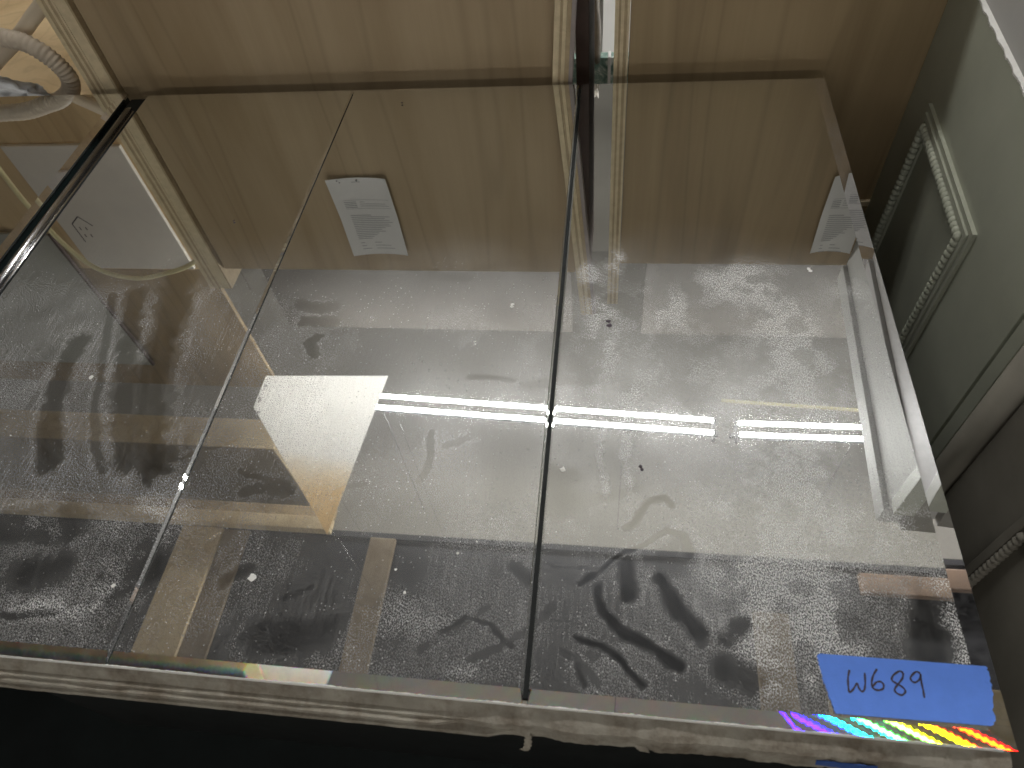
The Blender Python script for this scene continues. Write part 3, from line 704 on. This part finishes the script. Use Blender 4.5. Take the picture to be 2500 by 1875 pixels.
me = bpy.data.meshes.new('printed_mark'); me.from_pydata(V, [], F); me.update(); link('printed_mark', me, MARK, car)
ggb = tag(box('grey_green_board', (-3.1, 1.852, .96), (-2.14, 1.862, 1.76), GREYGREEN, None, .002), 'grey green board overlapping the white board in the left bay', 'board')
box('dark_edge_strip', (-2.1398, 1.851, .958), (-2.128, 1.863, 1.762), BROWN, ggb)  # dark strip added over the edge that the tubes would brighten
tag(link('yellow_cable', tubemesh('yellow_cable', spline([(-1.70, 1.50, -.09), (-1.66, 1.46, .15), (-1.56, 1.36, .42), (-1.462, 1.31, .575), (-1.351, 1.30, .627), (-1.227, 1.30, .607), (-1.122, 1.30, .562), (-1.06, 1.30, .48), (-1.042, 1.32, .40), (-1.0425, 1.33, .20), (-1.0425, 1.34, -.09)], 12), .0065, 10), YCABLE), 'pale yellow cable arching in front of the white board', 'cable')

# ------------------------------------------------------------------ overhead
EMIT = NT('fluorescent_tube'); e = EMIT.n('ShaderNodeEmission', i_Color=(1, .99, .965, 1), i_Strength=TUBE); EMIT.l(e.outputs[0], EMIT.out.inputs[0])
EMIT2 = NT('fluorescent_tube_rear'); e = EMIT2.n('ShaderNodeEmission', i_Color=(1, .965, .90, 1), i_Strength=REAR); EMIT2.l(e.outputs[0], EMIT2.out.inputs[0])
def fixture(x0, x1, yc, z, ang, gap, em, label, zc=3.0, drop=True):
    root = empty('tube_light', (x0, yc, z), label, 'light', ang)
    ln = x1 - x0
    box('housing', (-.03, -.010, .050), (ln + .03, .010, .072), HOUS, root, .004)
    for s in (-1, 1):
        link('fluorescent_tube', tubemesh('fluorescent_tube', [(0, s * gap / 2, 0), (ln, s * gap / 2, 0)], .0082, 14), em.m, root)
        for xe in (-.0125, ln + .0005): box('lamp_holder', (xe, s * gap / 2 - .010, -.010), (xe + .0120, s * gap / 2 + .010, .060), HOUS, root, .002)
    for xe in (ln * .2, ln * .8): link('hanging_rod', tubemesh('hanging_rod', [(xe, 0, .07), (xe, 0, zc - z)], .0016, 8), STEEL, root)
    return root
fixture(-1.42, .452, 1.8055, 1.90, -.0446, .064, EMIT, 'twin tube ceiling light crossing the middle mirror pane in reflection')
fixture(.557, 2.95, 1.716, 1.90, .004, .058, EMIT, 'twin tube ceiling light reflected beside the green cabinet')
fixture(-3.3, -.5, 3.55, 1.90, 0, .06, EMIT2, 'added twin tube fill light far behind the plywood')  # added out of view to light the ceiling more evenly
EMIT3 = NT('fill_tube_aisle'); e = EMIT3.n('ShaderNodeEmission', i_Color=(1, .965, .90, 1), i_Strength=AISLE_FILL); EMIT3.l(e.outputs[0], EMIT3.out.inputs[0])
fixture(-1.9, 1.0, -2.35, .80, 0, .06, EMIT3, 'added low twin tube fill light across the aisle behind the viewer')  # added low lamp that leaves the foot of the plywood dark
fixture(-1.3, 1.1, -.75, 1.90, 0, .06, EMIT2, 'twin tube ceiling light over the aisle in front of the mirrors')
tag(link('conduit', tubemesh('conduit', [(.70, 2.632, 2.97), (3.3, 2.51, 2.97)], .010, 10), YCABLE), 'thin pale conduit running beside the tube light', 'conduit')
for xe in (1.0,): pass
# pale triangular sheet hung under the light: glows below the tubes, their falloff also painted in as tan
def sheetmat():
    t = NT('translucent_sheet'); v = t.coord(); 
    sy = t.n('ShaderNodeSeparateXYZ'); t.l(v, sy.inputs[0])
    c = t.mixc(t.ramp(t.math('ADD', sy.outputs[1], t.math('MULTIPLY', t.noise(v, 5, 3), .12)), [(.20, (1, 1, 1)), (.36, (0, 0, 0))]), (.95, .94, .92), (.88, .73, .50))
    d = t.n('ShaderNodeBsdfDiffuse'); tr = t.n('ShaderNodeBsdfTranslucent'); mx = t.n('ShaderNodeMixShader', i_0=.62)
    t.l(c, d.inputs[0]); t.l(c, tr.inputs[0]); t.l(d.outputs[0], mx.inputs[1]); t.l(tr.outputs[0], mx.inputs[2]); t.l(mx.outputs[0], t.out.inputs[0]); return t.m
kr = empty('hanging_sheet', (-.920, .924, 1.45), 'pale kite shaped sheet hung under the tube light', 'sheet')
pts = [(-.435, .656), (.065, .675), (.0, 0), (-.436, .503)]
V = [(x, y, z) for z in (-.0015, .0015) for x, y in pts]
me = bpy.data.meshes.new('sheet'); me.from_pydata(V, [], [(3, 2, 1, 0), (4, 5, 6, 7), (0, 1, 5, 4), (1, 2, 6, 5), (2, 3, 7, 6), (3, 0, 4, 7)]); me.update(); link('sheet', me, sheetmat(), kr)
for x, y in ((-.42, .64), (.045, .66), (-.004, .035)): link('hanging_wire', tubemesh('hanging_wire', [(x, y, .001), (x, y, 1.55)], .0007, 6), STEEL, kr)
for x, y in ((-.420, .606), (-.424, .545), (-.420, .532), (-.406, .48)): 
    o = disc('dark_mark', x, y, .006, MARK, kr); o.location.z = -.0022
# loft with timber beams
def beam(nm, lo, hi, label, mat=LUMBER): return tag(box(nm, lo, hi, mat, None, .004), label, 'beam')
beam('loft_beam', (-4, 1.185, 2.0), (-1.16, 1.245, 2.05), 'long pale timber beam along the loft edge')
beam('dark_batten', (-4, 1.250, 2.02), (-1.16, 1.30, 2.05), 'dark batten behind the long pale beam', DARKPLY)
beam('loft_beam', (-4, 1.66, 2.16), (-1.62, 1.83, 3.0), 'short timber beam in line with the tube light')
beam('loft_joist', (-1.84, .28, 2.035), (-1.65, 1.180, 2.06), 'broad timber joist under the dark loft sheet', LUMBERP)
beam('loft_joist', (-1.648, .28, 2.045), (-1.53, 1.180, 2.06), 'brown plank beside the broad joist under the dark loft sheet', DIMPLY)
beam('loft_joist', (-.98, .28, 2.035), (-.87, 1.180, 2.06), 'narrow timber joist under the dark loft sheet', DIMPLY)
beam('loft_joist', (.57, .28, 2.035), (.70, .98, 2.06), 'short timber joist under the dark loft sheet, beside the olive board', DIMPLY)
beam('loft_beam', (.98, 1.08, 2.03), (3.4, 1.16, 2.06), 'reddish beam over the cabinet side of the loft', plywood('red_lumber', (.40, .28, .20), (.26, .18, .13), 2.0))
beam('loft_board', (.80, .28, 2.03), (1.60, .74, 2.06), 'olive board below the loft sheet', plywood('olive_board', (.40, .33, .19), (.30, .24, .14), 4.0))
tag(box('loft_sheet', (-4, .28, 2.062), (3.5, 1.183, 2.075), TARP, None, 0), 'dark sheet covering the underside of the loft', 'sheet')
tag(box('loft_fascia', (-4, 1.186, 2.055), (3.5, 1.21, 3.0), TARP, None, 0), 'dark upright sheet closing the loft edge', 'sheet')
